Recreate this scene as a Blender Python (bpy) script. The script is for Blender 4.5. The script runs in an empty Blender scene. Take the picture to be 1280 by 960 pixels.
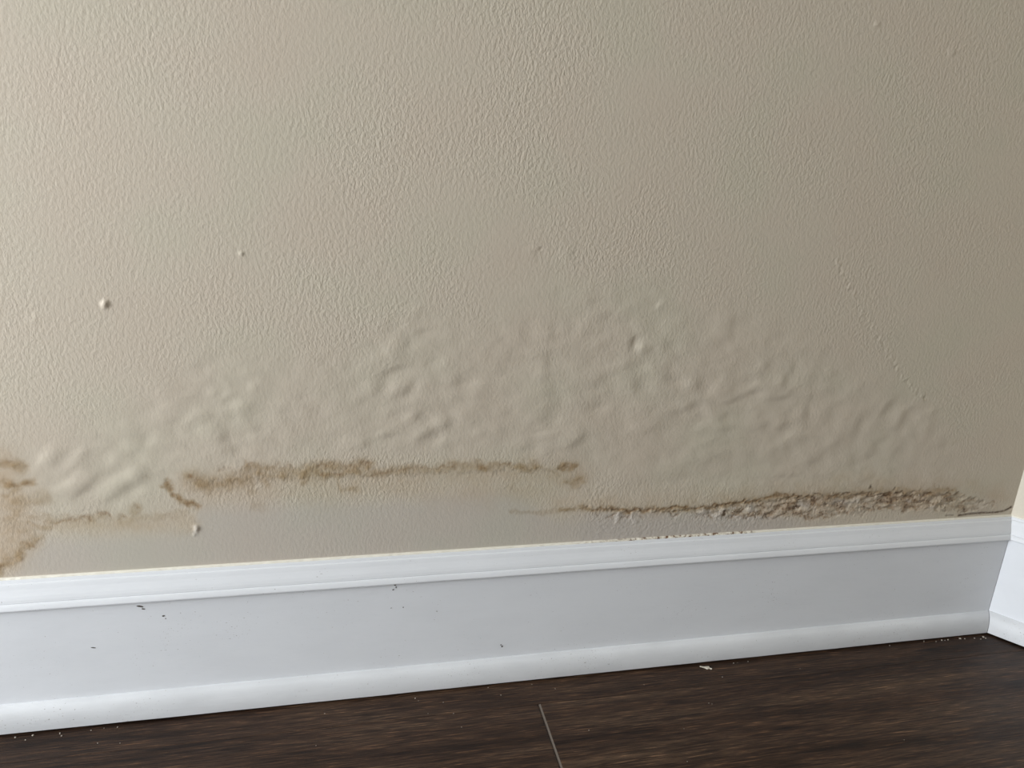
import bpy, bmesh, math, random
import numpy as np
from mathutils import Matrix, Vector

# ------------------------------------------------------------------ camera
S = 0.8125
YAW, PITCH, ROLL, CX, CZ, F = -0.2293, -0.3073, -0.0555, -0.9437, 0.6574, 934.5
A = 2.2184                       # interior angle of the room corner (about 127 degrees)
TA = math.tan(A / 2)
def rot(a, b, c):
    cy, sy = math.cos(a), math.sin(a)
    Rz = np.array([[cy, -sy, 0], [sy, cy, 0], [0, 0, 1]])
    cb, sb = math.cos(b), math.sin(b)
    Rx = np.array([[1, 0, 0], [0, cb, -sb], [0, sb, cb]])
    cc, sc = math.cos(c), math.sin(c)
    Ry = np.array([[cc, 0, sc], [0, 1, 0], [-sc, 0, cc]])
    return Rz @ Rx @ Ry
R = rot(YAW, PITCH, ROLL)
O = np.array([CX, -0.8, CZ]) * S
cam = bpy.data.cameras.new('camera'); camo = bpy.data.objects.new('camera', cam)
bpy.context.scene.collection.objects.link(camo)
cam.sensor_width = 36; cam.lens = F / 1280 * 36; cam.clip_start = 0.01
M = Matrix(((R[0, 0], R[0, 2], -R[0, 1], O[0]), (R[1, 0], R[1, 2], -R[1, 1], O[1]),
            (R[2, 0], R[2, 2], -R[2, 1], O[2]), (0, 0, 0, 1)))
camo.matrix_world = M
sc = bpy.context.scene; sc.camera = camo
sc.view_settings.view_transform = 'Standard'; sc.view_settings.look = 'None'
sc.view_settings.gamma = 1; sc.view_settings.use_curve_mapping = False
sc.view_settings.exposure = 0.0
# ------------------------------------------------------------------ light
w = bpy.data.worlds.new('sky'); sc.world = w; w.use_nodes = True
w.node_tree.nodes['Background'].inputs[0].default_value = (0.75, 0.87, 1, 1)
w.node_tree.nodes['Background'].inputs[1].default_value = 1.0
WIN_X, WIN_Y0, WIN_Y1, WIN_Z0, WIN_Z1 = -2.40, -0.14, -1.20, 0.06, 1.45
la = bpy.data.lights.new('window_daylight', 'AREA'); la.shape = 'RECTANGLE'
la.size = abs(WIN_Y1 - WIN_Y0); la.size_y = WIN_Z1 - WIN_Z0; la.energy = 57; la.color = (0.94, 0.985, 1.03)
lo = bpy.data.objects.new('window_daylight', la); sc.collection.objects.link(lo)
lo.location = (WIN_X + 0.01, (WIN_Y0 + WIN_Y1) / 2, (WIN_Z0 + WIN_Z1) / 2)
lo.rotation_euler = (0, -math.pi / 2, 0)      # shines towards +X
lo.rotation_euler = Vector((1, 0, -0.0)).to_track_quat('-Z', 'Y').to_euler()

# ------------------------------------------------------------------ helpers
def px2wall(x, y):               # pixel -> point (X, Z) on the plane of the damaged wall
    d = R @ np.array([(x - 640) / F, 1.0, -(y - 480) / F]); k = -O[1] / d[1]
    return O[0] + k * d[0], O[2] + k * d[2]
def px2floor(x, y):
    d = R @ np.array([(x - 640) / F, 1.0, -(y - 480) / F]); k = -O[2] / d[2]
    return O[0] + k * d[0], O[1] + k * d[1]
def px2face(x, y, Y):
    d = R @ np.array([(x - 640) / F, 1.0, -(y - 480) / F]); k = (Y - O[1]) / d[1]
    return O[0] + k * d[0], O[2] + k * d[2]
def link(name, me, mat, parent=None, kind=None):
    o = bpy.data.objects.new(name, me); sc.collection.objects.link(o)
    if mat: me.materials.append(mat)
    if parent: o.parent = parent
    if kind: o['kind'] = kind
    return o
def pymesh(name, v, f, smooth=False):
    me = bpy.data.meshes.new(name); me.from_pydata(v, [], f); me.update()
    if smooth: me.polygons.foreach_set('use_smooth', [True] * len(me.polygons))
    return me
def empty(name, loc=(0, 0, 0), kind=None):
    o = bpy.data.objects.new(name, None); sc.collection.objects.link(o); o.location = loc
    o.empty_display_size = 0.05
    if kind: o['kind'] = kind
    return o
def box(name, lo_, hi, mat, parent=None, kind=None):
    (a, b, c), (d, e, f) = lo_, hi
    v = [(a, b, c), (d, b, c), (d, e, c), (a, e, c), (a, b, f), (d, b, f), (d, e, f), (a, e, f)]
    fc = [(0, 3, 2, 1), (4, 5, 6, 7), (0, 1, 5, 4), (1, 2, 6, 5), (2, 3, 7, 6), (3, 0, 4, 7)]
    return link(name, pymesh(name, v, fc), mat, parent, kind)

def nt(name):
    m = bpy.data.materials.new(name); m.use_nodes = True
    t = m.node_tree; return m, t, t.nodes['Principled BSDF']
def N(t, typ, **k):
    n = t.nodes.new(typ)
    for a, b in k.items():
        if a.startswith('i_'):
            n.inputs[a[2:].replace('_', ' ')].default_value = b
        else: setattr(n, a, b)
    return n
def ramp(t, src, stops):
    r = t.nodes.new('ShaderNodeValToRGB'); t.links.new(src, r.inputs[0])
    while len(r.color_ramp.elements) < len(stops): r.color_ramp.elements.new(0.5)
    for e, (p, c) in zip(r.color_ramp.elements, stops): e.position = p; e.color = c if len(c) == 4 else (*c, 1)
    return r
def mapped(t, scale, rotz=0, roty=0, coord='Object'):
    tc = N(t, 'ShaderNodeTexCoord'); mp = N(t, 'ShaderNodeMapping')
    mp.inputs['Scale'].default_value = scale; mp.inputs['Rotation'].default_value = (0, roty, rotz)
    t.links.new(tc.outputs[coord], mp.inputs[0]); return mp.outputs[0]

PAINT = (0.605, 0.533, 0.430)
def wall_material(name, vertex_colour):
    m, t, b = nt(name); L = t.links.new
    b.inputs['Roughness'].default_value = 0.62
    b.inputs['Specular IOR Level'].default_value = 0.35
    # roller texture of the paint: small strokes leaning to the right
    n1 = N(t, 'ShaderNodeTexNoise', i_Scale=1.0, i_Detail=3.0, i_Roughness=0.6)
    L(mapped(t, (370, 370, 235), roty=math.radians(-22)), n1.inputs['Vector'])
    n2 = N(t, 'ShaderNodeTexNoise', i_Scale=7.0, i_Detail=2.0)
    L(mapped(t, (1, 1, 1)), n2.inputs['Vector'])
    st = ramp(t, n2.outputs[0], [(0.32, (.35, .35, .35)), (0.62, (1, 1, 1))])
    mul = N(t, 'ShaderNodeMath', operation='MULTIPLY')
    L(n1.outputs[0], mul.inputs[0])
    bp = N(t, 'ShaderNodeBump', i_Strength=1.0, i_Distance=0.0014)
    L(n1.outputs[0], bp.inputs['Height'])
    L(st.outputs[0], mul.inputs[1])
    sm = N(t, 'ShaderNodeMath', operation='MULTIPLY'); L(st.outputs[0], sm.inputs[0])
    if vertex_colour:
        at = N(t, 'ShaderNodeAttribute', attribute_name='peel'); L(at.outputs['Fac'], sm.inputs[1])
    else: sm.inputs[1].default_value = 0.6
    sm2 = N(t, 'ShaderNodeMath', operation='MULTIPLY'); L(sm.outputs[0], sm2.inputs[0]); sm2.inputs[1].default_value = 0.75
    L(sm2.outputs[0], bp.inputs['Strength'])
    L(bp.outputs[0], b.inputs['Normal'])
    # faint uneven tint of the paint
    n3 = N(t, 'ShaderNodeTexNoise', i_Scale=9.0, i_Detail=2.0); L(mapped(t, (1, 1, 1.3)), n3.inputs['Vector'])
    tint = ramp(t, n3.outputs[0], [(0.35, (1.0, 0.985, 0.985)), (0.5, (1, 1, 1)), (0.65, (0.975, 1.0, 0.985))])
    mx = N(t, 'ShaderNodeMix', data_type='RGBA', blend_type='MULTIPLY'); mx.inputs[0].default_value = 1
    L(tint.outputs[0], mx.inputs[7])
    if vertex_colour:
        vc = N(t, 'ShaderNodeAttribute', attribute_name='paint'); L(vc.outputs['Color'], mx.inputs[6])
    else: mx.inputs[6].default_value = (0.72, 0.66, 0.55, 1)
    L(mx.outputs[2], b.inputs['Base Color'])
    return m
def white_material(name, col=(0.815, 0.832, 0.86), grime=0.0, rough=0.42):
    m, t, b = nt(name); L = t.links.new
    b.inputs['Roughness'].default_value = rough
    n = N(t, 'ShaderNodeTexNoise', i_Scale=30.0, i_Detail=5.0); L(mapped(t, (0.5, 1, 1.5)), n.inputs['Vector'])
    r = ramp(t, n.outputs[0], [(0.3, tuple(c * (0.97 - grime * .1) for c in col)), (0.6, col)])
    n2 = N(t, 'ShaderNodeTexNoise', i_Scale=900.0, i_Detail=2.0); L(mapped(t, (0.6, 1, 1)), n2.inputs['Vector'])
    n4 = N(t, 'ShaderNodeTexNoise', i_Scale=18.0, i_Detail=2.0); L(mapped(t, (1, 1, 1)), n4.inputs['Vector'])
    ad = N(t, 'ShaderNodeMath', operation='ADD'); L(n2.outputs[0], ad.inputs[0])
    m4 = N(t, 'ShaderNodeMath', operation='MULTIPLY'); L(n4.outputs[0], m4.inputs[0]); m4.inputs[1].default_value = 0.25
    L(m4.outputs[0], ad.inputs[1])
    sp = ramp(t, ad.outputs[0], [(0.0, (1, 1, 1)), (0.865 - 0.04 * grime, (1, 1, 1)), (0.93 - 0.04 * grime, (0.45, 0.42, 0.38))])
    mx = N(t, 'ShaderNodeMix', data_type='RGBA', blend_type='MULTIPLY'); mx.inputs[0].default_value = 1
    L(r.outputs[0], mx.inputs[6]); L(sp.outputs[0], mx.inputs[7]); L(mx.outputs[2], b.inputs['Base Color'])
    n3 = N(t, 'ShaderNodeTexNoise', i_Scale=250.0, i_Detail=3.0); L(mapped(t, (0.35, 1, 1)), n3.inputs['Vector'])
    bp = N(t, 'ShaderNodeBump', i_Strength=0.25, i_Distance=0.0006); L(n3.outputs[0], bp.inputs['Height'])
    L(bp.outputs[0], b.inputs['Normal'])
    return m
def plain(name, col, rough=0.6):
    m, t, b = nt(name); b.inputs['Roughness'].default_value = rough
    n = N(t, 'ShaderNodeTexNoise', i_Scale=400.0, i_Detail=3.0); t.links.new(mapped(t, (1, 1, 1)), n.inputs['Vector'])
    r = ramp(t, n.outputs[0], [(0.3, tuple(c * 0.85 for c in col)), (0.7, col)])
    t.links.new(r.outputs[0], b.inputs['Base Color']); return m
def wood_material():
    m, t, b = nt('dark_wood_laminate'); L = t.links.new
    oi = N(t, 'ShaderNodeObjectInfo'); tc = N(t, 'ShaderNodeTexCoord')
    off = N(t, 'ShaderNodeVectorMath', operation='MULTIPLY_ADD')
    cb = N(t, 'ShaderNodeCombineXYZ'); L(oi.outputs['Random'], cb.inputs[0]); L(oi.outputs['Random'], cb.inputs[1])
    L(cb.outputs[0], off.inputs[0]); off.inputs[1].default_value = (7, 13, 0); L(tc.outputs['Object'], off.inputs[2])
    def m_(scale):
        mp = N(t, 'ShaderNodeMapping'); mp.inputs['Scale'].default_value = scale; L(off.outputs[0], mp.inputs[0]); return mp.outputs[0]
    big = N(t, 'ShaderNodeTexNoise', i_Scale=1.0, i_Detail=4.0, i_Distortion=0.6); L(m_((4, 38, 10)), big.inputs['Vector'])
    fine = N(t, 'ShaderNodeTexNoise', i_Scale=1.0, i_Detail=6.0, i_Roughness=0.65, i_Distortion=0.3); L(m_((34, 820, 50)), fine.inputs['Vector'])
    mid = N(t, 'ShaderNodeTexNoise', i_Scale=1.0, i_Detail=4.0, i_Distortion=1.2); L(m_((13, 230, 30)), mid.inputs['Vector'])
    c1 = ramp(t, big.outputs[0], [(0.32, (0.020, 0.0095, 0.005)), (0.5, (0.044, 0.0235, 0.014)), (0.68, (0.064, 0.038, 0.0235))])
    c2 = ramp(t, mid.outputs[0], [(0.36, (0.52, 0.47, 0.43)), (0.5, (1, 1, 1)), (0.66, (1.3, 1.3, 1.25))])
    c3 = ramp(t, fine.outputs[0], [(0.36, (0.30, 0.25, 0.22)), (0.48, (0.9, 0.9, 0.9)), (0.58, (1.3, 1.3, 1.25)), (0.66, (3.6, 3.5, 3.2))])
    x1 = N(t, 'ShaderNodeMix', data_type='RGBA', blend_type='MULTIPLY'); x1.inputs[0].default_value = 1
    x2 = N(t, 'ShaderNodeMix', data_type='RGBA', blend_type='MULTIPLY'); x2.inputs[0].default_value = 0.9
    L(c1.outputs[0], x1.inputs[6]); L(c2.outputs[0], x1.inputs[7]); L(x1.outputs[2], x2.inputs[6]); L(c3.outputs[0], x2.inputs[7])
    L(x2.outputs[2], b.inputs['Base Color'])
    rr = ramp(t, mid.outputs[0], [(0.3, (0.42, 0.42, 0.42)), (0.7, (0.58, 0.58, 0.58))]); L(rr.outputs[0], b.inputs['Roughness'])
    b.inputs['Specular IOR Level'].default_value = 0.27
    bp = N(t, 'ShaderNodeBump', i_Strength=0.5, i_Distance=0.0007); L(fine.outputs[0], bp.inputs['Height']); L(bp.outputs[0], b.inputs['Normal'])
    return m

M_WALL = wall_material('cream_paint_water_damaged', True)
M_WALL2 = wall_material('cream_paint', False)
M_BOARD = white_material('white_gloss_board')
M_CAP = white_material('white_gloss_cap', (0.77, 0.785, 0.81))
M_SHOE = white_material('white_shoe_paint', (0.715, 0.725, 0.74), grime=0.8)
M_WOOD = wood_material()
M_BEVEL = plain('grey_brown_bevel', (0.13, 0.105, 0.085), 0.5)
M_CEIL = plain('white_ceiling_paint', (0.75, 0.75, 0.73), 0.8)
M_DIRT = plain('dark_scuff', (0.10, 0.085, 0.07), 0.8)
M_CRUMB = plain('pale_plaster', (0.42, 0.37, 0.31), 0.8)
M_CHIP = plain('cream_paint_chip', (0.66, 0.60, 0.50), 0.5)
M_SUB = plain('screed', (0.02, 0.018, 0.016), 0.9)

# ------------------------------------------------------------------ the water-damaged wall
DX = 0.00092
UX = np.arange(-1.16, 0.0 + DX * .5, DX); UX[-1] = 0.0
UZ = np.arange(0.140, 0.735, DX)
nx, nz = len(UX), len(UZ)
GX, GZ = np.meshgrid(UX, UZ)                     # (nz, nx)
# pixel coordinates in which the features below were measured
qx, qy, qz = GX - O[0], -O[1], GZ - O[2]
cr = R.T
ux = cr[0, 0] * qx + cr[0, 1] * qy + cr[0, 2] * qz
uf = cr[1, 0] * qx + cr[1, 1] * qy + cr[1, 2] * qz
uu = cr[2, 0] * qx + cr[2, 1] * qy + cr[2, 2] * qz
PX = 640 + F * ux / uf; PY = 480 - F * uu / uf
rng = np.random.default_rng(7)
def noise(sx, sy, seed, beta=0.0):
    """smooth random field, feature size sx, sy in grid cells, zero mean, unit variance"""
    r = np.random.default_rng(seed).standard_normal((nz, nx))
    fy = np.fft.fftfreq(nz)[:, None]; fx = np.fft.rfftfreq(nx)[None, :]
    if beta: H = 1 / (1e-4 + (fx * sx) ** 2 + (fy * sy) ** 2) ** (beta / 2); H = np.minimum(H, 1.0)
    else: H = np.exp(-((fx * sx) ** 2 + (fy * sy) ** 2) * 2)
    n = np.fft.irfft2(np.fft.rfft2(r) * H, s=(nz, nx)); return (n - n.mean()) / n.std()
def sstep(a, b, x):
    t = np.clip((x - a) / (b - a), 0, 1); return t * t * (3 - 2 * t)
def window(x0, x1, y0, y1):
    """index window of the grid holding the pixel box"""
    ok = (PX > x0) & (PX < x1) & (PY > y0) & (PY < y1)
    r = np.where(ok.any(1))[0]; c = np.where(ok.any(0))[0]
    if not len(r) or not len(c): return None
    return slice(r[0], r[-1] + 1), slice(c[0], c[-1] + 1)
def spot(F_, x, y, rx, ry, ang, amp, power=1.0):
    m = 3 * max(rx, ry); s = window(x - m, x + m, y - m, y + m)
    if s is None: return
    dx, dy = PX[s] - x, PY[s] - y
    a = math.radians(ang); u = dx * math.cos(a) - dy * math.sin(a); v = dx * math.sin(a) + dy * math.cos(a)
    F_[s] += amp * np.exp(-(((u / rx) ** 2 + (v / ry) ** 2) ** power))
def stroke(F_, pts, wd, amp, warp=None, soft=1.0):
    xs = [p[0] for p in pts]; ys = [p[1] for p in pts]; m = 3 * wd + 8
    s = window(min(xs) - m, max(xs) + m, min(ys) - m, max(ys) + m)
    if s is None: return
    X, Y = PX[s].copy(), PY[s].copy()
    if warp is not None: X += warp[0][s]; Y += warp[1][s]
    best = np.full(X.shape, 1e9)
    for (x0, y0), (x1, y1) in zip(pts[:-1], pts[1:]):
        ex, ey = x1 - x0, y1 - y0; l2 = ex * ex + ey * ey + 1e-9
        t = np.clip(((X - x0) * ex + (Y - y0) * ey) / l2, 0, 1)
        best = np.minimum(best, (X - x0 - t * ex) ** 2 + (Y - y0 - t * ey) ** 2)
    F_[s] = np.maximum(F_[s], amp * np.exp(-(best / wd ** 2) ** soft))

# shading seen on the blistered paint: (x, y, half length, half width, angle, strength); + lit slope, - turned away
SH = """54 569 15 6 48 .9;88 600 14 7 40 .8;45 582 9 6 45 .4;90 573 15 6 45 .4;136 573 8 7 0 .6;162 589 13 6 30 .7;137 603 14 6 30 .5
70 609 10 6 30 .4;172 616 13 6 30 .5;150 632 9 6 0 .4;84 634 12 6 0 .4;181 575 8 6 0 .3;153 531 7 6 0 .3;192 545 8 7 0 .4
69 576 11 7 45 -.6;78 566 8 5 45 -.3;89 588 14 4.5 45 -.45;106 569 10 4.5 60 -.4;100 616 20 6 35 -.8;116 600 15 6 45 -.6;139 589 12 5 40 -.4
160 608 20 7 30 -.8;141 622 16 5 25 -.6;183 592 12 7 20 -.5;176 555 8 5 60 -.5;137 558 9 4 30 -.3;166 567 7 5 0 -.3
260 464 5 5 0 .4;274 473 6 5 0 .4;264 489 7 7 0 .6;280 493 7 5 45 .6;313 482 6 6 0 .7;305 464 7 5 0 .4;300 503 12 5 20 .6;297 521 7 6 0 .5
238 520 12 5 45 .5;250 536 9 7 0 .5;225 543 8 6 0 .4;189 553 9 7 0 .4;261 562 10 7 20 .5;311 545 8 6 0 .4;340 515 10 7 30 .3;350 545 12 7 20 .3
289 482 7 5 0 -.5;283 500 9 4 30 -.5;246 495 8 6 0 -.4;320 487 6 6 80 -.5;264 518 7 6 0 -.6;313 512 8 6 0 -.4;280 546 8 8 0 -.75;255 528 9 4 20 -.4
292 565 8 7 0 -.7;319 535 8 6 0 -.5;230 557 8 6 0 -.4;235 531 8 4 20 -.3;210 528 6 4 0 -.3;361 490 10 8 0 -.4;249 457 7 5 0 -.3;267 442 7 5 0 -.2
480 435 8 5 -45 .75;488 426 9 5 60 .5;517 385 8 3 50 .5;520 433 12 4 20 .3;489 483 12 6 50 .8;456 480 8 7 0 .5;522 485 6 6 0 .5;508 468 9 5 20 .4
553 452 8 6 0 .5;553 471 8 7 0 .4;464 444 7 6 0 .4;513 499 14 6 20 .6;506 432 9 5 50 -.6;524 416 9 5 20 -.6;486 405 10 5 60 -.4;522 393 8 5 60 -.4
497 460 16 4.5 20 -.85;480 469 8 4.5 20 -.6;511 485 11 4.5 50 -.95;471 487 10 5 50 -.5;455 499 8 5 20 -.4;533 454 5 5 0 -.5;570 477 6 6 0 -.4;492 496 9 4 30 -.4
477 511 9 6 20 .4;510 518 10 5 40 .5;544 526 9 7 30 .75;550 551 10 5 60 .65;517 544 9 5 30 .4;424 522 14 9 0 .3;474 541 10 4 30 .4;431 552 12 8 0 .3
570 519 9 7 0 .4;488 554 9 6 0 .3;522 521 10 5 45 -.85;538 541 12 5 30 -.85;560 530 9 5.5 45 -.7;524 551 7 5 30 -.5;458 554 8 6 30 -.9;486 544 10 4 10 -.7
455 526 8 7 0 -.5;549 499 9 5 -30 -.5;560 560 8 5 0 -.3;489 518 8 4 20 -.3;405 493 10 7 0 -.3
638 442 16 7 60 -.4;652 414 12 6 80 -.4;685 442 34 7 85 -.4;746 477 12 9 0 -.5;743 505 14 8 20 -.7;688 489 12 9 80 -.4;685 513 12 8 0 -.4;727 394 7 6 0 -.3
755 397 10 8 0 -.4;572 478 9 5 20 -.4;597 497 7 6 0 -.4;660 444 9 7 80 .4;710 496 9 8 0 .4;716 469 9 7 0 .3;572 519 9 7 0 .4;647 499 14 9 0 .3
743 427 8 5 50 .4;591 480 10 5 20 .4;721 416 10 5 60 .3;700 412 9 5 70 .3;668 420 14 5 85 .3
726 549 16 6 40 -.85;679 527 10 7 0 -.4;607 545 8 6 0 -.3;711 560 9 6 40 -.4;680 550 10 2.5 5 -.4;680 541 14 2.5 10 .5;707 534 10 5 20 .3;675 565 10 4 5 .4
700 526 9 4 20 .5;577 557 9 6 0 .3;823 380 6 2.5 45 1.0;825 388 5 3 0 -.6;792 424 5 3 60 -.9;758 399 12 6 40 -.4;773 333 6 3 45 -.3;802 350 6 2.5 20 .4
783 394 6 6 0 -.3;767 394 14 4 45 .4;791 410 7 6 60 .4;800 433 6 4 45 1.6;822 436 5 4 0 .5;809 458 8 6 60 .7;851 434 7 5 70 .3;857 481 8 8 0 .9;890 487 8 8 0 .9
814 483 11 11 0 .5;826 497 5 4 0 .4;900 475 7 4 60 .4;790 503 10 8 0 .4;787 533 16 11 60 .5;884 516 7 6 0 .5;873 533 11 5 30 .6;765 458 12 5 30 .5
754 512 10 4 10 .4;775 489 8 7 0 .3;789 430 9 4 75 -1.3;809 440 7 3 40 -.7;795 483 7 6 60 -.7;832 472 8 7 0 -.7;786 458 6 6 0 -.3;836 455 14 5 85 -.3
873 480 8 5 90 -.5;748 475 8 6 0 -.4;807 512 7 5 0 -.4;842 516 12 5 10 -.7;862 508 10 4 25 -.8;914 502 12 3.5 15 -1.1;906 519 7 6 0 -.5;873 519 8 4 0 -.4
820 536 13 8 40 -.5;897 431 7 6 0 -.3;832 430 6 6 80 -.3;914 487 7 6 0 -.5
942 480 9 5 15 .9;1000 453 5 5 70 .6;933 520 12 10 60 .7;969 477 6 6 70 .5;992 478 7 7 70 .5;939 500 8 5 10 .5;986 544 9 4.5 20 .9;994 517 9 7 0 .4
1032 462 4 3.5 0 .5;1025 483 8 6 60 .3;1049 533 10 8 60 .5;1019 520 9 8 60 .4;1050 498 9 4 30 .5;946 456 8 4 60 .4;967 512 8 7 0 .4;953 502 8 3 0 .3
938 491 10 3.5 20 -1.0;974 498 16 3.5 5 -1.0;989 490 7 3.5 40 -.7;981 475 8 4 62 -.9;991 459 8 4.5 75 -.8;958 459 7 4.5 55 -.5;977 534 12 4.5 20 -.8
953 534 8 6 0 -.4;1008 516 14 4.5 80 -.6;1016 470 7 6 0 -.5;1036 519 10 5 60 -.5;1072 531 15 5 65 -.9;903 523 7 6 0 -.4;917 475 7 6 0 -.4;1014 494 8 5 70 -.4
908 536 9 6 0 -.5;967 570 10 8 0 -.5;983 559 8 6 20 -.5;1025 570 12 5 40 -.75;1014 578 8 6 30 -.5;974 595 24 4 1 -.55;911 570 24 5 2 -.5;1003 548 8 6 30 -.5
1064 575 9 7 60 -.8;1046 555 9 5 40 -.5;1017 594 12 4 5 -.4;889 578 14 6 0 -.4;845 595 20 6 5 -.4;800 604 20 6 8 -.35;840 575 22 9 20 .35;770 590 20 10 20 .3
958 584 20 4 2 .35;996 564 9 6 40 .4;974 556 8 6 0 .3;1036 578 9 5 60 .4;911 606 24 8 2 .4;1033 553 9 5 50 .4
1076 485 8 4 60 -.5;1109 509 13 4 55 -.9;1127 527 13 4.5 65 -1.0;1137 513 10 4 30 -.7;1156 497 3.5 3 0 -.9;1093 557 10 4.5 50 -.6;1120 563 12 5 60 -.6
1168 515 6 4 20 -.5;1165 531 6 6 0 -.4;1195 552 6 2.5 15 -.6;1177 557 7 3 25 -.4;1118 586 16 6 5 -.4;1102 546 8 5 50 -.5;1084 570 8 5 30 -.4
1120 520 9 5 60 .65;1148 521 9 5 50 .55;1093 518 9 5 60 .4;1141 502 6 5 0 .4;1085 532 10 5 60 .4;1109 554 8 5 50 .5;1162 512 5 3 20 .45;1127 541 8 4 0 .4;1070 556 8 5 50 .4
668 316 6 5 0 -.5;715 314 6 5 50 -.5;702 319 6 5 40 .5;663 310 6 3 30 .4;676 311 2.5 2 0 -.9;450 327 6 4 -30 -.4;475 342 5 2.5 -30 -.6;483 343 4 2.5 0 .4
960 425 9 4 60 -.35;1005 430 14 3 40 .35;1030 440 12 4 40 -.3;915 405 20 5 85 -.3;895 410 18 5 85 .25;740 380 7 9 70 -.3;40 395 4 4 0 .5;46 403 4 4 0 -.3;35 401 4 4 0 .3"""
T = np.zeros((nz, nx))
for it in SH.replace('\n', ';').split(';'):
    x, y, a, b_, an, am = map(float, it.split()); spot(T, x, y, a, b_, an, am)
# area in which the paint has let go (for smaller, unmeasured wrinkles)
def upper_edge(px):
    return np.interp(px, [-40, 60, 200, 260, 360, 440, 520, 600, 680, 800, 900, 1000, 1100, 1170, 1230], [560, 545, 470, 430, 430, 420, 370, 400, 330, 330, 360, 390, 450, 490, 620])
ue = upper_edge(PX); body = sstep(-15, 50, PY - ue)
low = np.interp(PX, [0, 60, 240, 400, 640, 720, 900, 1200], [600, 640, 610, 575, 570, 590, 615, 620])
body *= 1 - sstep(-22, 4, PY - low)
wrk = noise(16, 11, 3) * 0.6 + noise(9, 7, 4) * 0.4
T += body * wrk * 0.2
T -= T.mean()
# relief whose slope towards the window gives that shading
ly, lx = 0.42, -0.9          # direction towards the light in (z, x)
fy = np.fft.fftfreq(nz * 2, DX)[:, None] * 2 * np.pi; fx = np.fft.rfftfreq(nx * 2, DX)[None, :] * 2 * np.pi
P2 = np.zeros((nz * 2, nx * 2)); P2[:nz, :nx] = T
Ld = 1j * (fx * lx + fy * ly); k2 = fx ** 2 + fy ** 2
Hh = -np.conj(Ld) / (np.abs(Ld) ** 2 + 0.10 * k2 + 60.0 ** 2)
H = np.fft.irfft2(np.fft.rfft2(P2) * Hh, s=P2.shape)[:nz, :nx] * 0.19
# single pimples
def pimple(x, y, r, h): 
    f_ = np.zeros((nz, nx)); spot(f_, x, y, r, r * 1.05, 0, 1, 1.4); return f_ * h
H += pimple(131, 380, 4.6, 0.0015) + pimple(302, 317, 3, 0.0007) + pimple(246, 660, 3.4, 0.0010) + pimple(243, 668, 2, 0.0004)
H += pimple(800, 433, 7, 0.0005) + pimple(1156, 497, 2, -0.0006) + pimple(676, 311, 2, -0.0005) + pimple(1096, 30, 4, 0.0005) + pimple(1190, 65, 4, 0.0005)
seam = np.zeros((nz, nx)); stroke(seam, [(1045, 325), (1058, 352), (1078, 388), (1100, 428), (1128, 470), (1152, 500)], 4, 1)
gr = noise(3.0, 3.0, 11); H += seam * gr * 0.00016
fade = sstep(0, 30, np.arange(nx))[None, :] * sstep(0, 0.05, -GX + 0.001)
H *= fade

# --- stains
wa = (noise(9, 9, 21) * 1.5 + noise(3, 3, 22) * 0.7, noise(9, 9, 23) * 1.3 + noise(3, 3, 24) * 0.6)
wb = (noise(22, 22, 31) * 3 + noise(5, 5, 32) * 1.2, noise(22, 22, 33) * 3 + noise(5, 5, 34) * 1.2)
nb = noise(26, 14, 41); nm = noise(7, 6, 42); nf = noise(2.2, 2.0, 43); nff = noise(1.2, 1.2, 44)
Z0 = lambda: np.zeros((nz, nx))
halo, tan, brn, drk, wht, pale = Z0(), Z0(), Z0(), Z0(), Z0(), Z0()
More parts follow.
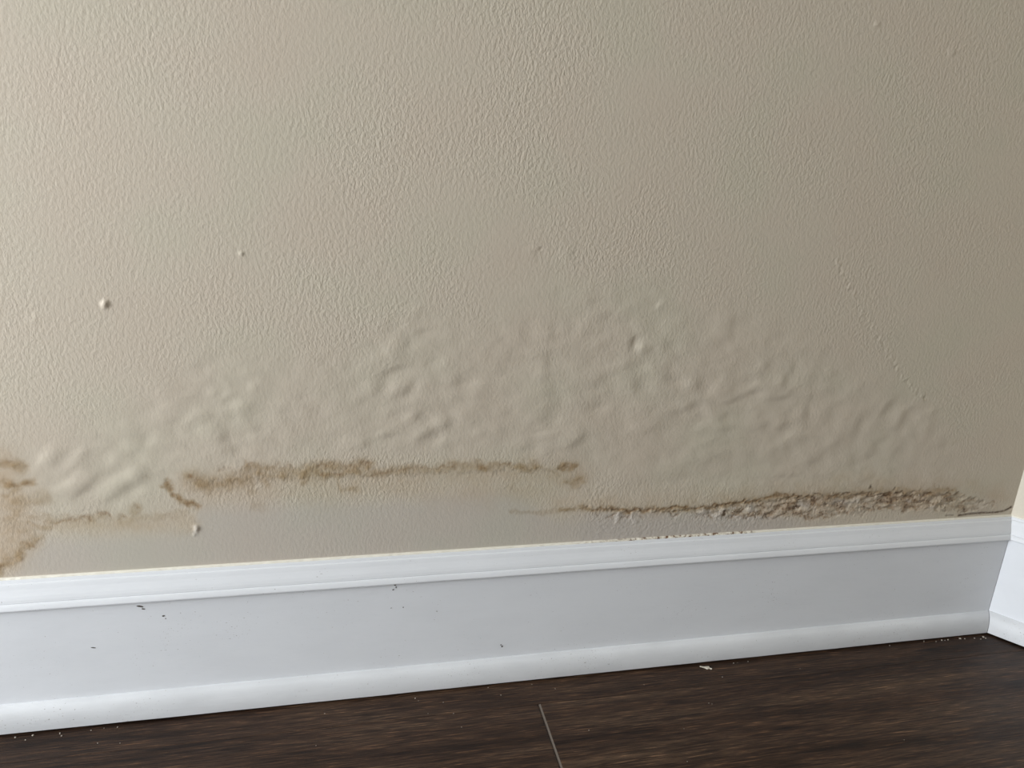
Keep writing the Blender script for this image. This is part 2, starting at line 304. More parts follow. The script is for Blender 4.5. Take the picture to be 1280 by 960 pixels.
# soft tan halo along the tide marks
stroke(halo, [(0, 590), (12, 625), (18, 650), (5, 690)], 26, .9, wb)
stroke(halo, [(40, 655), (100, 656), (170, 655), (240, 650)], 11, .55, wb)
stroke(halo, [(236, 606), (300, 602), (380, 597), (470, 597), (560, 594), (650, 592), (722, 596)], 15, .62, wb)
stroke(halo, [(245, 612), (300, 612), (380, 608), (560, 608), (690, 610)], 20, .4, wb)
stroke(halo, [(700, 628), (800, 630), (900, 624), (1000, 612), (1100, 604), (1200, 606), (1250, 622)], 12, .45, wb)
stroke(halo, [(960, 626), (1040, 624), (1120, 620), (1200, 624)], 15, .75, wb)
for pts, w_, a_ in [([(-5, 580), (12, 580), (28, 584)], 5.5, .75), ([(6, 604), (24, 606), (42, 602)], 4.5, .85), ([(38, 604), (25, 611), (4, 620)], 3, .5),
        ([(20, 632), (42, 624), (60, 621)], 6.5, .5), ([(18, 642), (40, 646), (60, 643)], 3, .4), ([(36, 655), (60, 661)], 3, .45), ([(10, 650), (28, 662), (50, 672)], 5, .35),
        ([(45, 676), (28, 684), (22, 696), (8, 704), (-4, 716)], 5, .75), ([(60, 650), (90, 650), (132, 645)], 4.5, .45), ([(172, 635), (168, 640)], 6, .5),
        ([(236, 594), (248, 602), (262, 606), (285, 603), (305, 595)], 7.5, .75), ([(243, 611), (275, 612)], 5, .4), ([(208, 604), (216, 618), (232, 626), (250, 633)], 3.6, .8),
        ([(306, 594), (312, 604), (316, 616)], 4, .45), ([(312, 586), (335, 590), (360, 590), (382, 590)], 6.5, .75), ([(328, 600), (334, 606)], 3.5, .5), ([(318, 632), (326, 634)], 5, .25),
        ([(382, 590), (407, 583), (430, 587), (458, 580)], 7, .75), ([(398, 592), (430, 593)], 4, .8), ([(384, 598), (380, 603)], 4, .4), ([(430, 614), (445, 611)], 3, .55), ([(421, 597), (424, 608), (430, 613)], 2, .5),
        ([(458, 592), (482, 591), (500, 587), (540, 586), (580, 583), (640, 582)], 4.2, .55), ([(601, 582), (602, 584)], 5, .8), ([(563, 581), (570, 580)], 5, .6),
        ([(644, 582), (657, 583), (670, 583)], 4.5, .75), ([(702, 581), (712, 583), (720, 581)], 4.8, .9), ([(712, 602), (718, 603), (726, 599)], 5.5, .75), ([(636, 606), (642, 611)], 4, .25),
        ([(675, 583), (690, 588), (700, 592)], 2.5, .35), ([(640, 640), (680, 640), (716, 638)], 2.2, .45), ([(150, 650), (216, 645), (232, 640)], 4, .3)]:
    stroke(tan, pts, w_ * 1.3, a_, wa, 1.4)
for pts, w_, a_ in [([(0, 577), (14, 577)], 2, .4), ([(8, 602), (28, 607), (42, 603)], 2, .5), ([(66, 653), (80, 651), (87, 648)], 2, .7), ([(84, 648), (90, 646), (95, 650)], 2.4, .6),
        ([(100, 650), (108, 644), (113, 648)], 2.6, .7), ([(126, 641), (133, 643), (138, 645)], 2.6, .9), ([(172, 632), (174, 638)], 2.6, .7), ([(148, 647), (158, 648)], 2, .5),
        ([(208, 606), (214, 611)], 3, .8), ([(217, 618), (232, 627), (249, 633)], 2, .75), ([(213, 641), (218, 646)], 2, .6), ([(237, 592), (247, 600)], 2, .7), ([(277, 588), (292, 584)], 2.2, .5),
        ([(302, 583), (308, 579), (317, 579)], 2, .5), ([(337, 582), (345, 581)], 2.8, .5), ([(354, 583), (360, 579), (367, 581)], 2.5, .5), ([(400, 580), (410, 580)], 3, .5), ([(432, 582), (440, 584)], 3, .4),
        ([(452, 579), (460, 577)], 3, .55), ([(404, 592), (428, 592)], 1.5, .6), ([(458, 595), (474, 592), (488, 588), (500, 586), (536, 585), (567, 582)], 1.1, .55), ([(567, 580), (568, 582)], 3, .6),
        ([(597, 583), (604, 583)], 3, .8), ([(624, 580), (634, 581), (641, 577)], 1, .7), ([(703, 583), (712, 585)], 2.4, .5), ([(25, 679), (33, 678), (45, 683)], 1, .5), ([(30, 684), (42, 687)], 1, .4), ([(183, 597), (187, 599)], 2, .3)]:
    stroke(brn, pts, w_, a_, wa)
# right-hand tide line and the crumbled plaster under it
line = [(700, 638), (719, 635), (733, 633), (741, 637), (760, 636), (775, 636), (787, 639), (797, 636), (812, 637), (827, 638), (846, 636), (865, 635), (884, 634), (900, 631), (917, 628), (940, 626), (952, 624), (971, 621), (1000, 620)]
stroke(tan, line, 3.6, .8, wa); stroke(brn, line[3:], 1.5, .95, wa)
stroke(tan, [(719, 635), (736, 633)], 3.2, .8, wa)
stroke(tan, [(940, 626), (1000, 620), (1050, 618), (1110, 614), (1190, 614)], 5, .6, wa)
zone = sstep(850, 900, PX) * (1 - sstep(1200, 1250, PX))
top_z = np.interp(PX, [850, 900, 960, 1000, 1100, 1200, 1250], [637, 632, 625, 620, 614, 615, 632]) + wa[1]
bot_z = np.interp(PX, [850, 900, 960, 1000, 1040, 1100, 1200, 1250], [640, 648, 648, 645, 645, 638, 638, 640]) + wa[1] * 1.2
zone *= sstep(-1, 3, PY - top_z) * (1 - sstep(-3, 2, PY - bot_z))
for pts, w_, a_ in [([(760, 646), (767, 642)], 1.6, .95), ([(777, 641), (783, 641), (784, 646), (777, 646)], 1.6, .95), ([(786, 647), (788, 644)], 1.4, .7), ([(798, 644), (803, 647)], 1.2, .6), ([(745, 641), (748, 645)], 1.5, .35),
        ([(835, 640), (841, 644), (847, 642)], 1.4, .9), ([(885, 639), (890, 646)], 3, .9), ([(912, 646), (920, 644), (930, 636)], 2.6, 1), ([(918, 640), (928, 634)], 1.6, .8), ([(950, 630), (954, 640)], 4, .9), ([(943, 643), (945, 646)], 2, .7),
        ([(904, 641), (908, 641)], 2, .8), ([(955, 647), (960, 646)], 1.4, .6), ([(866, 636), (884, 647)], 1.2, .5), ([(868, 645), (882, 647)], 1, .5), ([(994, 640), (1009, 646), (1024, 646), (1039, 645), (1047, 641), (1065, 637)], 3, .95), ([(985, 634), (999, 635)], 3, .7),
        ([(970, 630), (980, 638), (990, 644)], 2, .5), ([(1032, 621), (1049, 622), (1067, 620), (1077, 618), (1089, 616)], 2, .8), ([(1045, 617), (1062, 616)], 3, .6), ([(1084, 631), (1100, 633)], 4, .7), ([(1113, 624), (1122, 632), (1136, 634)], 4, .65),
        ([(1150, 626), (1158, 630), (1175, 632)], 3, .55), ([(1180, 634), (1192, 634)], 3, .6), ([(1196, 617), (1198, 622), (1192, 625)], 1.6, .6), ([(1184, 612), (1190, 614)], 1.5, .7), ([(1140, 612), (1150, 611)], 1.2, .5), ([(1200, 638), (1207, 636), (1213, 635)], 1.8, .7),
        ([(1215, 635), (1219, 633)], 1.4, .6), ([(1230, 632), (1239, 631), (1247, 629)], 1, .7), ([(1244, 632), (1244, 635)], 1.2, .5), ([(1170, 606), (1174, 612)], 2, .35)]:
    stroke(brn, pts, w_, a_, wa)
for pts, w_, a_ in [([(998, 624), (1007, 624)], 1.6, 1), ([(1016, 622), (1018, 629)], 2.6, 1), ([(1018, 617), (1024, 618)], 1.2, .7), ([(994, 635), (999, 634)], 1.4, .8), ([(986, 637), (990, 636)], 1.5, .7), ([(1085, 621), (1099, 621), (1105, 619), (1111, 618)], 1.1, .95),
        ([(1087, 611), (1089, 610)], 1.4, .8), ([(1117, 612), (1119, 611)], 1.2, .6), ([(1120, 616), (1128, 618)], 1.3, .8), ([(905, 641), (908, 641)], 1.3, .9), ([(921, 643), (926, 640)], 1.2, .6), ([(1030, 630), (1034, 632)], 1.6, .6), ([(1139, 620), (1141, 622)], 1.4, .8),
        ([(1149, 626), (1154, 627)], 1.3, .8), ([(1155, 619), (1160, 624)], 1.4, .5), ([(1186, 620), (1188, 625)], 1.4, .7), ([(1176, 638), (1180, 634)], 1.3, .5), ([(1206, 637), (1209, 635)], 1.2, .7), ([(1102, 632), (1106, 630)], 1.6, .5), ([(1131, 632), (1134, 630)], 1.2, .6),
        ([(1199, 644.5), (1214, 642.5), (1228, 641.5), (1245, 640.8), (1256, 639), (1265, 634)], 1.25, 1.1), ([(1183, 644.5), (1192, 644.5)], .9, .7)]:
    stroke(drk, pts, w_, a_, None if pts[0][0] > 1180 and pts[0][1] > 640 else wa)
for pts, w_, a_ in [([(876, 643), (886, 640)], 3.5, .8), ([(897, 644), (900, 640), (905, 637)], 2.6, .8), ([(912, 637), (918, 635)], 2, .8), ([(938, 633), (942, 637)], 4, .95), ([(770, 641), (771, 650)], 2.4, .8), ([(790, 643), (794, 650)], 3, .8), ([(1003, 630), (1012, 634)], 4, .8),
        ([(1043, 629), (1060, 627), (1070, 625)], 3.4, .65), ([(1100, 624), (1108, 624)], 3, .3), ([(948, 646), (956, 644)], 2, .6), ([(244, 661), (244, 664)], 2.2, .6), ([(892, 650), (902, 655)], 3, .5), ([(1134, 625), (1138, 626)], 1.6, .7), ([(1160, 633), (1166, 634)], 2, .6), ([(1178, 627), (1186, 629)], 1.6, .5)]:
    stroke(wht, pts, w_, a_, wa)
mott = np.clip(noise(13, 6, 61) * .75 + nm * .45 + nf * .35, -2, 2)
brn = np.clip(brn * (0.75 + .25 * nf), 0, 1) 
brn = np.maximum(brn, zone * (0.22 + 0.58 * sstep(-0.4, 1.1, mott)))
drk = np.maximum(np.clip(drk * (0.85 + .2 * nff), 0, 1), zone * sstep(1.0, 2.4, nf * .55 + mott * .7) * 0.75)
wht = np.maximum(wht, zone * sstep(0.9, 2.2, -mott * .8 - nf * .3) * 0.4 * (1 - sstep(1080, 1220, PX) * .6))
tan = np.clip(tan * (1.0 + .16 * nm + .05 * nf), 0, 1)
halo = np.clip(halo * (0.9 + .15 * nb + .1 * nm), 0, 1)
# bleached strip between the tide mark and the skirting
tide = np.interp(PX, [0, 30, 60, 240, 250, 640, 700, 860, 950, 1060, 1150, 1260], [720, 690, 662, 655, 622, 606, 640, 640, 645, 648, 640, 645]) + wb[1] * .5
pale = sstep(-2, 26, PY - tide) * (1 - sstep(1150, 1230, PX))
lil = sstep(690, 760, PX) * (1 - sstep(960, 1040, PX)) * sstep(0, 4, PY - np.interp(PX, [700, 860, 1000], [639, 639, 645]))
base = np.array(PAINT)
col = np.broadcast_to(base, (nz, nx, 3)).copy()
def mixc(col, c, a): return col + (np.array(c) - col) * a[..., None]
col = mixc(col, (0.545, 0.500, 0.438), pale * .75)
col = mixc(col, (0.54, 0.495, 0.445), lil * .65)
col = mixc(col, (0.505, 0.385, 0.255), halo * .75)
col = mixc(col, (0.330, 0.225, 0.112), tan * .80)
col = mixc(col, (0.235, 0.130, 0.055), brn * .72)
col = mixc(col, (0.60, 0.55, 0.49), wht * .75)
col = mixc(col, (0.085, 0.045, 0.022), drk * .88)
sp = sstep(2.6, 3.4, nff + nf * .3) * zone; col = mixc(col, (.75, .70, .62), sp * .6)
# --- relief that goes with the crumbling
ridge = noise(11, 5, 51) * .65 + nm * .35
H += zone * (0.0006 * ridge + 0.0002 * nf + 0.00007 * nff) * fade
H -= (0.0005 * np.clip(brn, 0, 1) * sstep(700, 760, PX) + 0.0011 * np.clip(drk, 0, 1) + 0.00025 * brn)
H += 0.0006 * np.clip(wht, 0, 1)
H += 0.00004 * nf * np.clip(tan, 0, 1) + 0.00006 * nf * lil + .00008 * nm * np.clip(tan, 0, 1)
# the paint film stands proud just above the right-hand tide line, then drops to bare plaster
lip_y = np.interp(PX, [p[0] for p in line] + [1100, 1200, 1262], [p[1] for p in line] + [615, 615, 640]) + wa[1]
lip = sstep(690, 760, PX) * (1 - sstep(1190, 1260, PX))
H += lip * 0.0010 * sstep(-40, -2, PY - lip_y) * (1 - sstep(-1, 3, PY - lip_y))
H += (sstep(200, 260, PX) * (1 - sstep(660, 740, PX))) * 0.0005 * sstep(-26, -3, PY - 588 + PX * 0.0) * (1 - sstep(-2, 6, PY - np.interp(PX, [230, 720], [600, 584]) + wa[1]))
H[:, -1] = 0
# paint texture fades where the film is stretched or bare
peel = 1.0 - 0.55 * body - 0.62 * pale - 0.3 * np.clip(halo, 0, 1)
peel = np.clip(peel * (0.55 + 0.45 * sstep(0, 700, PX)), 0.1, 1)

XS = np.concatenate([[-2.52, -1.8, -1.4], UX, [0.03]]); ZS = np.concatenate([[-0.02, 0.08], UZ, [1.2, 1.8, 2.42]])
ax, az = len(XS), len(ZS)
HH = np.zeros((az, ax)); HH[2:2 + nz, 3:3 + nx] = H
CC = np.ones((az, ax, 4)); CC[..., :3] = base; CC[2:2 + nz, 3:3 + nx, :3] = np.clip(col, 0, 1)
PE = np.full((az, ax), 0.6); PE[2:2 + nz, 3:3 + nx] = peel
gx, gz = np.meshgrid(XS, ZS)
co = np.empty((az * ax, 3), np.float32); co[:, 0] = gx.ravel(); co[:, 1] = -HH.ravel(); co[:, 2] = gz.ravel()
idx = np.arange(az * ax).reshape(az, ax)
quads = np.stack([idx[:-1, :-1], idx[:-1, 1:], idx[1:, 1:], idx[1:, :-1]], -1).reshape(-1, 4)
me = bpy.data.meshes.new('wall_back')
me.vertices.add(len(co)); me.vertices.foreach_set('co', co.ravel())
me.loops.add(quads.size); me.loops.foreach_set('vertex_index', quads.ravel().astype(np.int32))
me.polygons.add(len(quads)); me.polygons.foreach_set('loop_start', np.arange(0, quads.size, 4, dtype=np.int32))
me.polygons.foreach_set('use_smooth', np.ones(len(quads), bool))
me.update(calc_edges=True); me.validate()
a = me.attributes.new('paint', 'FLOAT_COLOR', 'POINT'); a.data.foreach_set('color', CC.reshape(-1).astype(np.float32))
a = me.attributes.new('peel', 'FLOAT', 'POINT'); a.data.foreach_set('value', PE.ravel().astype(np.float32))
wall_back = link('wall_back', me, M_WALL, None, 'structure')

# loose flakes of plaster clinging to the crumbled strip (too small to pick apart)
random.seed(5)
def flake_geo(v, f, c, r, th, n=6, tilt=0.6, squash=1.0, up=(0, -1, 0)):
    up = Vector(up); q = up.rotation_difference(Vector((0, 0, 1))).inverted()
    q2 = Matrix.Rotation(random.uniform(-tilt, tilt), 3, 'X') @ Matrix.Rotation(random.uniform(-tilt, tilt), 3, 'Y') @ Matrix.Rotation(random.uniform(0, 6.3), 3, 'Z')
    b0 = len(v); ang = sorted(random.uniform(0, 2 * math.pi) for _ in range(n)); ang = [2 * math.pi * k / n + random.uniform(-.35, .35) for k in range(n)]
    rr = [r * random.uniform(.6, 1.15) for _ in range(n)]
    for zz, k in ((0, 1.0), (th, .82)):
        for a_, q_ in zip(ang, rr):
            p = q2 @ Vector((math.cos(a_) * q_ * k, math.sin(a_) * q_ * k * squash, zz)); p = q @ p
            v.append((c[0] + p.x, c[1] + p.y, c[2] + p.z))
    f.append(tuple(b0 + k for k in range(n))[::-1]); f.append(tuple(b0 + n + k for k in range(n)))
    for k in range(n): f.append((b0 + k, b0 + (k + 1) % n, b0 + n + (k + 1) % n, b0 + n + k))
v, f = [], []
for _ in range(60):
    x = random.uniform(862, 1215); yt = np.interp(x, [860, 960, 1000, 1100, 1200], [637, 627, 622, 617, 618]); yb = np.interp(x, [860, 960, 1040, 1100, 1215], [642, 648, 645, 637, 637])
    X, Z = px2wall(x, random.uniform(yt + 1, yb)); flake_geo(v, f, (X, -0.0006, Z), random.uniform(.0005, .0013), .0004, squash=.6)
fl = link('plaster_crumbs', pymesh('plaster_crumbs', v, f), plain('brown_grey_plaster', (0.40, 0.34, 0.27), 0.9), wall_back, 'stuff')

# ------------------------------------------------------------------ skirting boards: profile swept to the mitred corner
def arc(cx, cz, rx, rz, a0, a1, n):
    return [(cx + rx * math.cos(math.radians(a0 + (a1 - a0) * k / n)), cz + rz * math.sin(math.radians(a0 + (a1 - a0) * k / n))) for k in range(n + 1)]
CAULK = [(0.0, .1856), (.0014, .1851), (.0021, .1840), (.0021, .1828), (0.0, .1828)]
CAP = [(0.0, .1834), (.0030, .1832), (.0038, .1816), (.0044, .1800), (.0058, .1792), (.0066, .1775), (.0080, .1740), (.0098, .1705), (.0116, .1672), (.0130, .1640), (.0138, .1612),
       (.0137, .1602), (.0146, .1597), (.0156, .1582), (.0165, .1562), (.0171, .1545), (.0171, .1534), (.0166, .1527), (.0150, .1523), (0.0, .1520)]
FACE = [(0.0, .1524), (.0129, .1524), (.0129, .0320), (0.0, .0320)]
SHOE = [(.0, .0322), (.0131, .0322), (.0145, .0318), (.0160, .0306)] + arc(.0150, .0040, .0112, .0260, 72, 6, 9) + [(.0262, .0030), (.0250, .0026), (0.0, .0026)]
def main_pt(p, z, s):           # s = 0 at the corner, grows to the left
    return (-(p * S) / TA - s, -p * S, z * S)
DS = (-math.cos(A), -math.sin(A)); NS = (-math.sin(A), math.cos(A))      # along the side wall / into the room
def side_pt(p, z, s):
    # distance p from the side wall and mitred with the main one
    d = (p * S) / TA + s
    return (DS[0] * d + NS[0] * p * S, DS[1] * d + NS[1] * p * S, z * S)
def sweep(name, prof, ptf, stops, mat, parent, wob=0.0, seed=0, smooth=False):
    r = random.Random(seed); v, f = [], []; n = len(prof)
    for s in stops:
        jz = r.uniform(-1, 1) * wob; jp = r.uniform(-1, 1) * wob
        for (p, z) in prof:
            hit = p > 0.0001 and 0 < s < stops[-1]
            v.append(ptf(p + (jp if hit else 0), z + (jz if hit else 0), s))
    for i in range(len(stops) - 1):
        for k in range(n):
            a_, b_ = i * n + k, i * n + (k + 1) % n; f.append((a_, b_, b_ + n, a_ + n))
    f.append(tuple(range(n))); f.append(tuple((len(stops) - 1) * n + k for k in range(n))[::-1])
    me = pymesh(name, v, f); bm = bmesh.new(); bm.from_mesh(me); bmesh.ops.recalc_face_normals(bm, faces=bm.faces); bm.to_mesh(me); bm.free()
    return link(name, me, mat, parent)
def stops(L_, step): return [min(L_, k * step) for k in range(int(L_ / step) + 2) if k * step < L_] + [L_]
# caulk: cream bead with brown specks where the damp came through
m_caulk, t, b = nt('cream_caulk'); Lk = t.links.new; b.inputs['Roughness'].default_value = 0.5
nn = N(t, 'ShaderNodeTexNoise', i_Scale=1.0, i_Detail=3.0); Lk(mapped(t, (220, 60, 300)), nn.inputs['Vector'])
rr = ramp(t, nn.outputs[0], [(0.40, (0.16, 0.085, 0.045)), (0.47, (0.62, 0.56, 0.46)), (0.60, (0.84, 0.80, 0.70))])
tc = N(t, 'ShaderNodeTexCoord'); sx = N(t, 'ShaderNodeSeparateXYZ'); Lk(tc.outputs['Object'], sx.inputs[0])
x0, _ = px2wall(745, 675); x1, _ = px2wall(940, 663)
mr = N(t, 'ShaderNodeMapRange', interpolation_type='SMOOTHSTEP'); Lk(sx.outputs[0], mr.inputs[0]); mr.inputs[1].default_value = x0 - .05; mr.inputs[2].default_value = x0 + .07
mr2 = N(t, 'ShaderNodeMapRange', interpolation_type='SMOOTHSTEP'); Lk(sx.outputs[0], mr2.inputs[0]); mr2.inputs[1].default_value = x1 + .01; mr2.inputs[2].default_value = x1 - .01
mm = N(t, 'ShaderNodeMath', operation='MULTIPLY'); Lk(mr.outputs[0], mm.inputs[0]); Lk(mr2.outputs[0], mm.inputs[1])
mx = N(t, 'ShaderNodeMix', data_type='RGBA'); Lk(mm.outputs[0], mx.inputs[0]); mx.inputs[6].default_value = (0.82, 0.78, 0.68, 1); Lk(rr.outputs[0], mx.inputs[7]); Lk(mx.outputs[2], b.inputs['Base Color'])

bb = empty('baseboard_back', (0, 0, 0), 'structure')
sweep('caulk_line', CAULK, main_pt, stops(2.38, .004), m_caulk, bb, 0.00022, 1)
sweep('cap_molding', CAP, main_pt, stops(2.38, .03), M_CAP, bb, 0.00012, 2)
sweep('board', FACE, main_pt, [0.0007] + stops(2.38, .1)[1:], M_BOARD, bb, 0.0, 3)
sweep('shoe_molding', SHOE, main_pt, [0.0008] + stops(2.38, .03)[1:], M_SHOE, bb, 0.00015, 4)
br = empty('baseboard_right', (0, 0, 0), 'structure')
sweep('caulk_line', CAULK, side_pt, stops(1.95, .01), m_caulk, br, 0.0002, 5)
sweep('cap_molding', CAP, side_pt, stops(1.95, .03), M_CAP, br, 0.00012, 6)
sweep('board', FACE, side_pt, stops(1.95, .1), M_BOARD, br, 0.0, 7)
sweep('shoe_molding', SHOE, side_pt, stops(1.95, .03), M_SHOE, br, 0.00015, 8)
# small scuffs and nicks on the painted board
random.seed(11)
YF = -.0129 * S
for x, y, w_, h_ in [(175, 758, 5.5, 1.6), (179, 761, 3, 1.2), (204, 770, 2.2, 1.5), (207, 773, 1.2, .8), (117, 809.5, 3.4, .9), (494, 731, 2.2, 1.6), (491.5, 737, 1.6, 1.2), (495, 734, 1, 1.6), (504, 759, 1.3, 1.0), (627.5, 808, 2.0, 2.2), (626, 806, 1.5, 1), (489, 760, 1, .8), (546, 764, 1, .7)]:
    X, Z = px2face(x, y, YF); u = .00060
    n = 8; v = []; fr = [random.uniform(.6, 1.15) for _ in range(n)]
    for yy in (YF + .0001, YF - .0002):
        for k in range(n):
            a_ = 2 * math.pi * k / n; v.append((X + math.cos(a_) * w_ * u * fr[k], yy, Z + (math.sin(a_) * h_ * fr[k] - .25 * math.cos(a_) * w_ * (1 if x < 200 else -.2)) * u))
    f = [tuple(range(n)), tuple(range(n, 2 * n))[::-1]] + [(k, k + n, (k + 1) % n + n, (k + 1) % n) for k in range(n)]
    link('scuff_mark', pymesh('scuff_mark', v, f), M_DIRT, bb)
# dirt caught in the joint above the shoe moulding
v, f = [], []
for x, y in [(466, 840.5), (470, 840), (405, 847), (560, 831), (595, 827), (597, 827.5), (618, 824.5), (624, 823.5), (628, 823.5), (631, 823), (722, 814), (858, 801.5), (862, 801), (897, 798), (1188, 770), (1190, 769.5), (1216, 767), (1225, 766), (1232, 765.5), (1098, 778), (1040, 783), (596, 841), (580, 836), (660, 821), (700, 816.5)]:
    X, Z = px2face(x, y + 1.0, -.0150 * S); flake_geo(v, f, (X, -.0146 * S, Z), random.uniform(.0005, .0011), .0003, squash=.45, tilt=.1)
link('joint_dirt', pymesh('joint_dirt', v, f), M_DIRT, bb, 'stuff')

# ------------------------------------------------------------------ floor: laminate planks
floor = box('floor', (-2.52, -4.7, -0.06), (1.3, 0.03, -0.0122), M_SUB, None, 'structure')
def plank(x0, x1, y0, y1, be=0.0019, bl=0.0002):
    z1, z0 = 0.0, -0.012; d = 0.0006
    v = [(x0, y0, z0), (x1, y0, z0), (x1, y1, z0), (x0, y1, z0), (x0, y0, z1 - d), (x1, y0, z1 - d), (x1, y1, z1 - d), (x0, y1, z1 - d),
         (x0 + be, y0 + bl, z1), (x1 - be, y0 + bl, z1), (x1 - be, y1 - bl, z1), (x0 + be, y1 - bl, z1)]
    f = [(0, 3, 2, 1), (0, 1, 5, 4), (1, 2, 6, 5), (2, 3, 7, 6), (3, 0, 4, 7), (4, 5, 9, 8), (5, 6, 10, 9), (6, 7, 11, 10), (7, 4, 8, 11), (8, 9, 10, 11)]
    cx_, cy_ = (x0 + x1) / 2, (y0 + y1) / 2
    v = [(a_ - cx_, b_ - cy_, c_) for a_, b_, c_ in v]
    o = link('plank', pymesh('plank', v, f), M_WOOD, floor); o.location = (cx_, cy_, 0)
    o.data.materials.append(M_BEVEL); o.data.polygons[8].material_index = 1
SEAM = -0.0545; JX = -0.582; PL = 1.22; PWD = 0.19; g = 0.00016
def row(y0, y1, off):
    x = off
    while x > -2.4: x -= PL
    while x < 1.25:
        xa, xb = max(x, -2.4), min(x + PL, 1.25)
        if xb - xa > .02: plank(xa + g, xb - g, y0 + g * .2, y1 - g * .2)
        x += PL
row(SEAM, 0.0, -1.15)
row(SEAM - PWD, SEAM, JX)
for k in range(1, 24):
    row(SEAM - PWD * (k + 1), SEAM - PWD * k, JX + 0.37 * k)

# ------------------------------------------------------------------ crumbs and chips on the floor
def crumb(name, x, y, r, label, cat, group, mat, n=6, th=None, squash=.8, up=(0, 0, 1)):
    X, Y = px2floor(x, y); Y = min(Y, -.0262 * S - r * 0.9); v, f = [], []
    flake_geo(v, f, (0, 0, 0), r, th or r * .7, n, tilt=.05, squash=squash, up=up)
    mz = min(p[2] for p in v); v = [(a_, b_, c_ - mz) for a_, b_, c_ in v]
    o = link(name, pymesh(name, v, f), mat); o.location = (X, Y, 0.0)
    o['label'] = label; o['category'] = cat
    if group: o['group'] = group
    return o
random.seed(21)
# the one larger chip of paint, with its thin curled tail
X, Y = px2floor(884, 835.5); u = .00073
out = [(-5, 2.6), (-1.5, 3.3), (4.2, 3.4), (4.0, -.2), (6.4, -3.2), (5.2, -3.6), (3.0, -1.6), (-.8, -2.4), (-3.4, .6), (-10.5, 2.6), (-10.8, 3.8)]
v = [(a_ * u, b_ * u, (.0004 if a_ > -6 else .0016)) for a_, b_ in out] + [(a_ * u * .97, b_ * u * .97, (.0016 if a_ > -6 else .0021) + .0004 * math.sin(a_)) for a_, b_ in out]
n = len(out); f = [tuple(range(n)), tuple(range(n, 2 * n))[::-1]] + [(k, k + n, (k + 1) % n + n, (k + 1) % n) for k in range(n)]
mz = min(p[2] for p in v); v = [(a_, b_, c_ - mz) for a_, b_, c_ in v]
chip = link('paint_chip', pymesh('paint_chip', v, f), M_CHIP); chip.location = (X, Y, 0)
chip['label'] = 'largest cream paint chip with a thin curled tail, on the floor against the skirting'; chip['category'] = 'paint chip'
for x, y, r in [(1155, 802, 1.0), (1177, 800.5, 1.3), (1181, 800.5, .8), (1185, 800, 1.2), (1200, 798.5, 1.5), (1206, 798.5, .9), (1112, 807, .9), (1218, 798, .9), (1229, 796.5, 1.6), (1232, 798, 1.2), (1226, 799, .8), (1170, 802, .7)]:
    crumb('plaster_crumb', x, y, r * .00095, 'pale plaster crumb at the foot of the skirting near the room corner', 'crumb', 'plaster crumbs near the room corner', M_CRUMB)
for x, y, r in [(19, 922, 1.2), (41, 919.5, 1.5), (32, 925, .9), (75, 917, 1.3), (77, 920, 1.0), (114, 913, .8), (130, 910.5, .7), (147, 909, .9), (122, 929, .7), (150, 929, .6)]:
    crumb('dust_crumb', x, y, r * .0008, 'tiny grey dust crumb on the floor near the left end of the skirting', 'crumb', 'dust crumbs at the left end of the skirting', M_CRUMB)
for x, y, r in [(406, 892, .9), (519, 873, 1.1), (523, 876, .7), (567, 892, .9), (554, 878, .8), (395, 932, .7), (610, 859.5, .8), (626, 869, .9), (577, 909, .8), (535, 892, .5), (665, 855.5, .6), (694, 861, .7)]:
    crumb('dust_crumb', x, y, r * .0007, 'tiny pale speck of plaster dust on the board near mid floor, left of the chip', 'crumb', 'dust specks on the middle of the floor', M_CRUMB)
for x, y, r in [(736, 913, .9), (805, 856, .7), (903, 846.5, 1.0), (886, 879, .7), (890, 880, .5), (917, 829, 1.0), (935, 827, .9), (922, 828.5, .6), (855, 911, .5), (1000, 836, .6), (1130, 925, .6), (859, 952, .7)]:
    crumb('dust_crumb', x, y, r * .0007, 'tiny pale speck on the dark floor, right of the plank end joint', 'crumb', 'dust specks right of the plank joint', M_CRUMB)

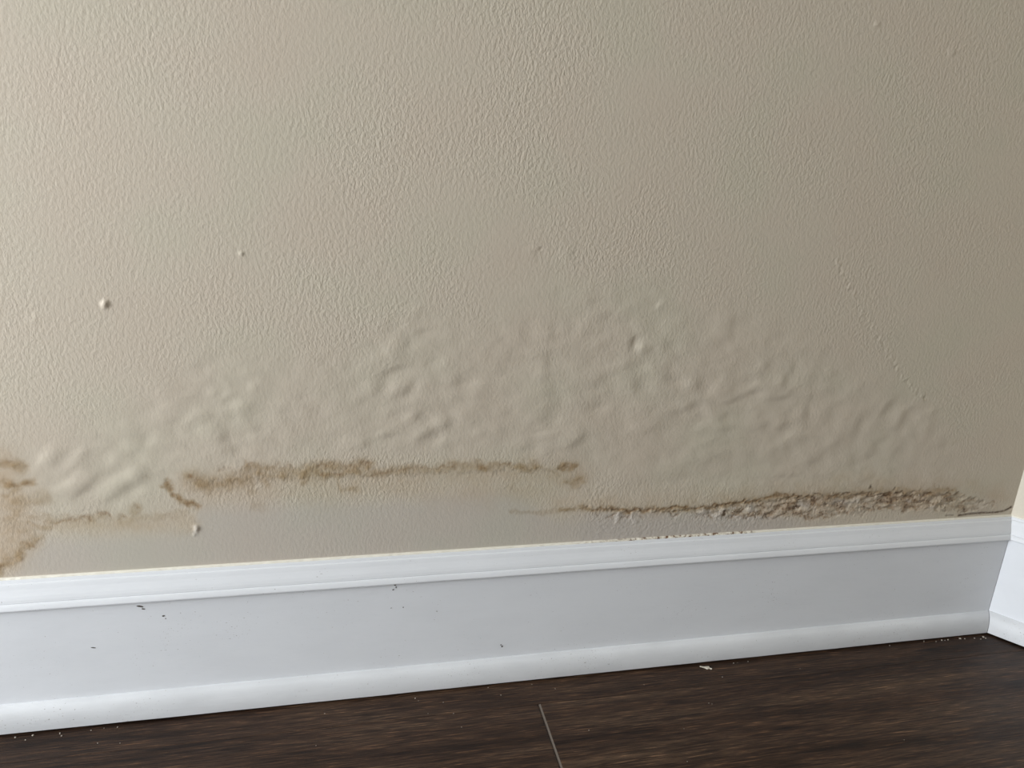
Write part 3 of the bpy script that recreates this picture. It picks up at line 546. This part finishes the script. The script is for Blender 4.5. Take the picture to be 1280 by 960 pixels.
# ------------------------------------------------------------------ rest of the room
def slab(name, p0, p1, z0, z1, th, mat):
    p0, p1 = Vector(p0), Vector(p1); d = (p1 - p0).normalized(); n = Vector((d.y, -d.x)) * th   # outward
    v = []
    for z in (z0, z1):
        for q in (p0, p1, p1 + n, p0 + n): v.append((q.x, q.y, z))
    f = [(0, 1, 2, 3), (7, 6, 5, 4), (0, 4, 5, 1), (1, 5, 6, 2), (2, 6, 7, 3), (3, 7, 4, 0)]
    me = pymesh(name, v, f); bm = bmesh.new(); bm.from_mesh(me); bmesh.ops.recalc_face_normals(bm, faces=bm.faces); bm.to_mesh(me); bm.free()
    return link(name, me, mat, None, 'structure')
CO = (DS[0] * 2.0, DS[1] * 2.0)
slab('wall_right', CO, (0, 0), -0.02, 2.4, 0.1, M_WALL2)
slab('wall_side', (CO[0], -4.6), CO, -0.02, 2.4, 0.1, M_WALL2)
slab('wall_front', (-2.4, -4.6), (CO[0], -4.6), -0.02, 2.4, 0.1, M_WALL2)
box('ceiling', (-2.52, -4.7, 2.4), (1.35, 0.1, 2.5), M_CEIL, None, 'structure')
wl = empty('wall_left', (-2.4, -1.6, 0), 'structure')
def wl_box(y0, y1, z0, z1):
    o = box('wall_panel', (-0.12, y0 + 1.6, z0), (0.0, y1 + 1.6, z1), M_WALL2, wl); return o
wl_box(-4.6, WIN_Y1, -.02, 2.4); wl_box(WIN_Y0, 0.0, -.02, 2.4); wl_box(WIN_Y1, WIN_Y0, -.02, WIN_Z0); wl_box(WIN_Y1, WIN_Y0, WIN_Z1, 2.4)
wn = empty('window_1', (-2.46, (WIN_Y0 + WIN_Y1) / 2, WIN_Z0), 'structure')
hw, hh = (WIN_Y0 - WIN_Y1) / 2, WIN_Z1 - WIN_Z0
box('frame', (-.02, -hw, 0), (.02, -hw + .05, hh), M_CAP, wn); box('frame', (-.02, hw - .05, 0), (.02, hw, hh), M_CAP, wn)
box('frame', (-.02, -hw + .05, 0), (.02, hw - .05, .05), M_CAP, wn); box('frame', (-.02, -hw + .05, hh - .05), (.02, hw - .05, hh), M_CAP, wn)
box('mullion', (-.015, -.02, .05), (.015, .02, hh - .05), M_CAP, wn)
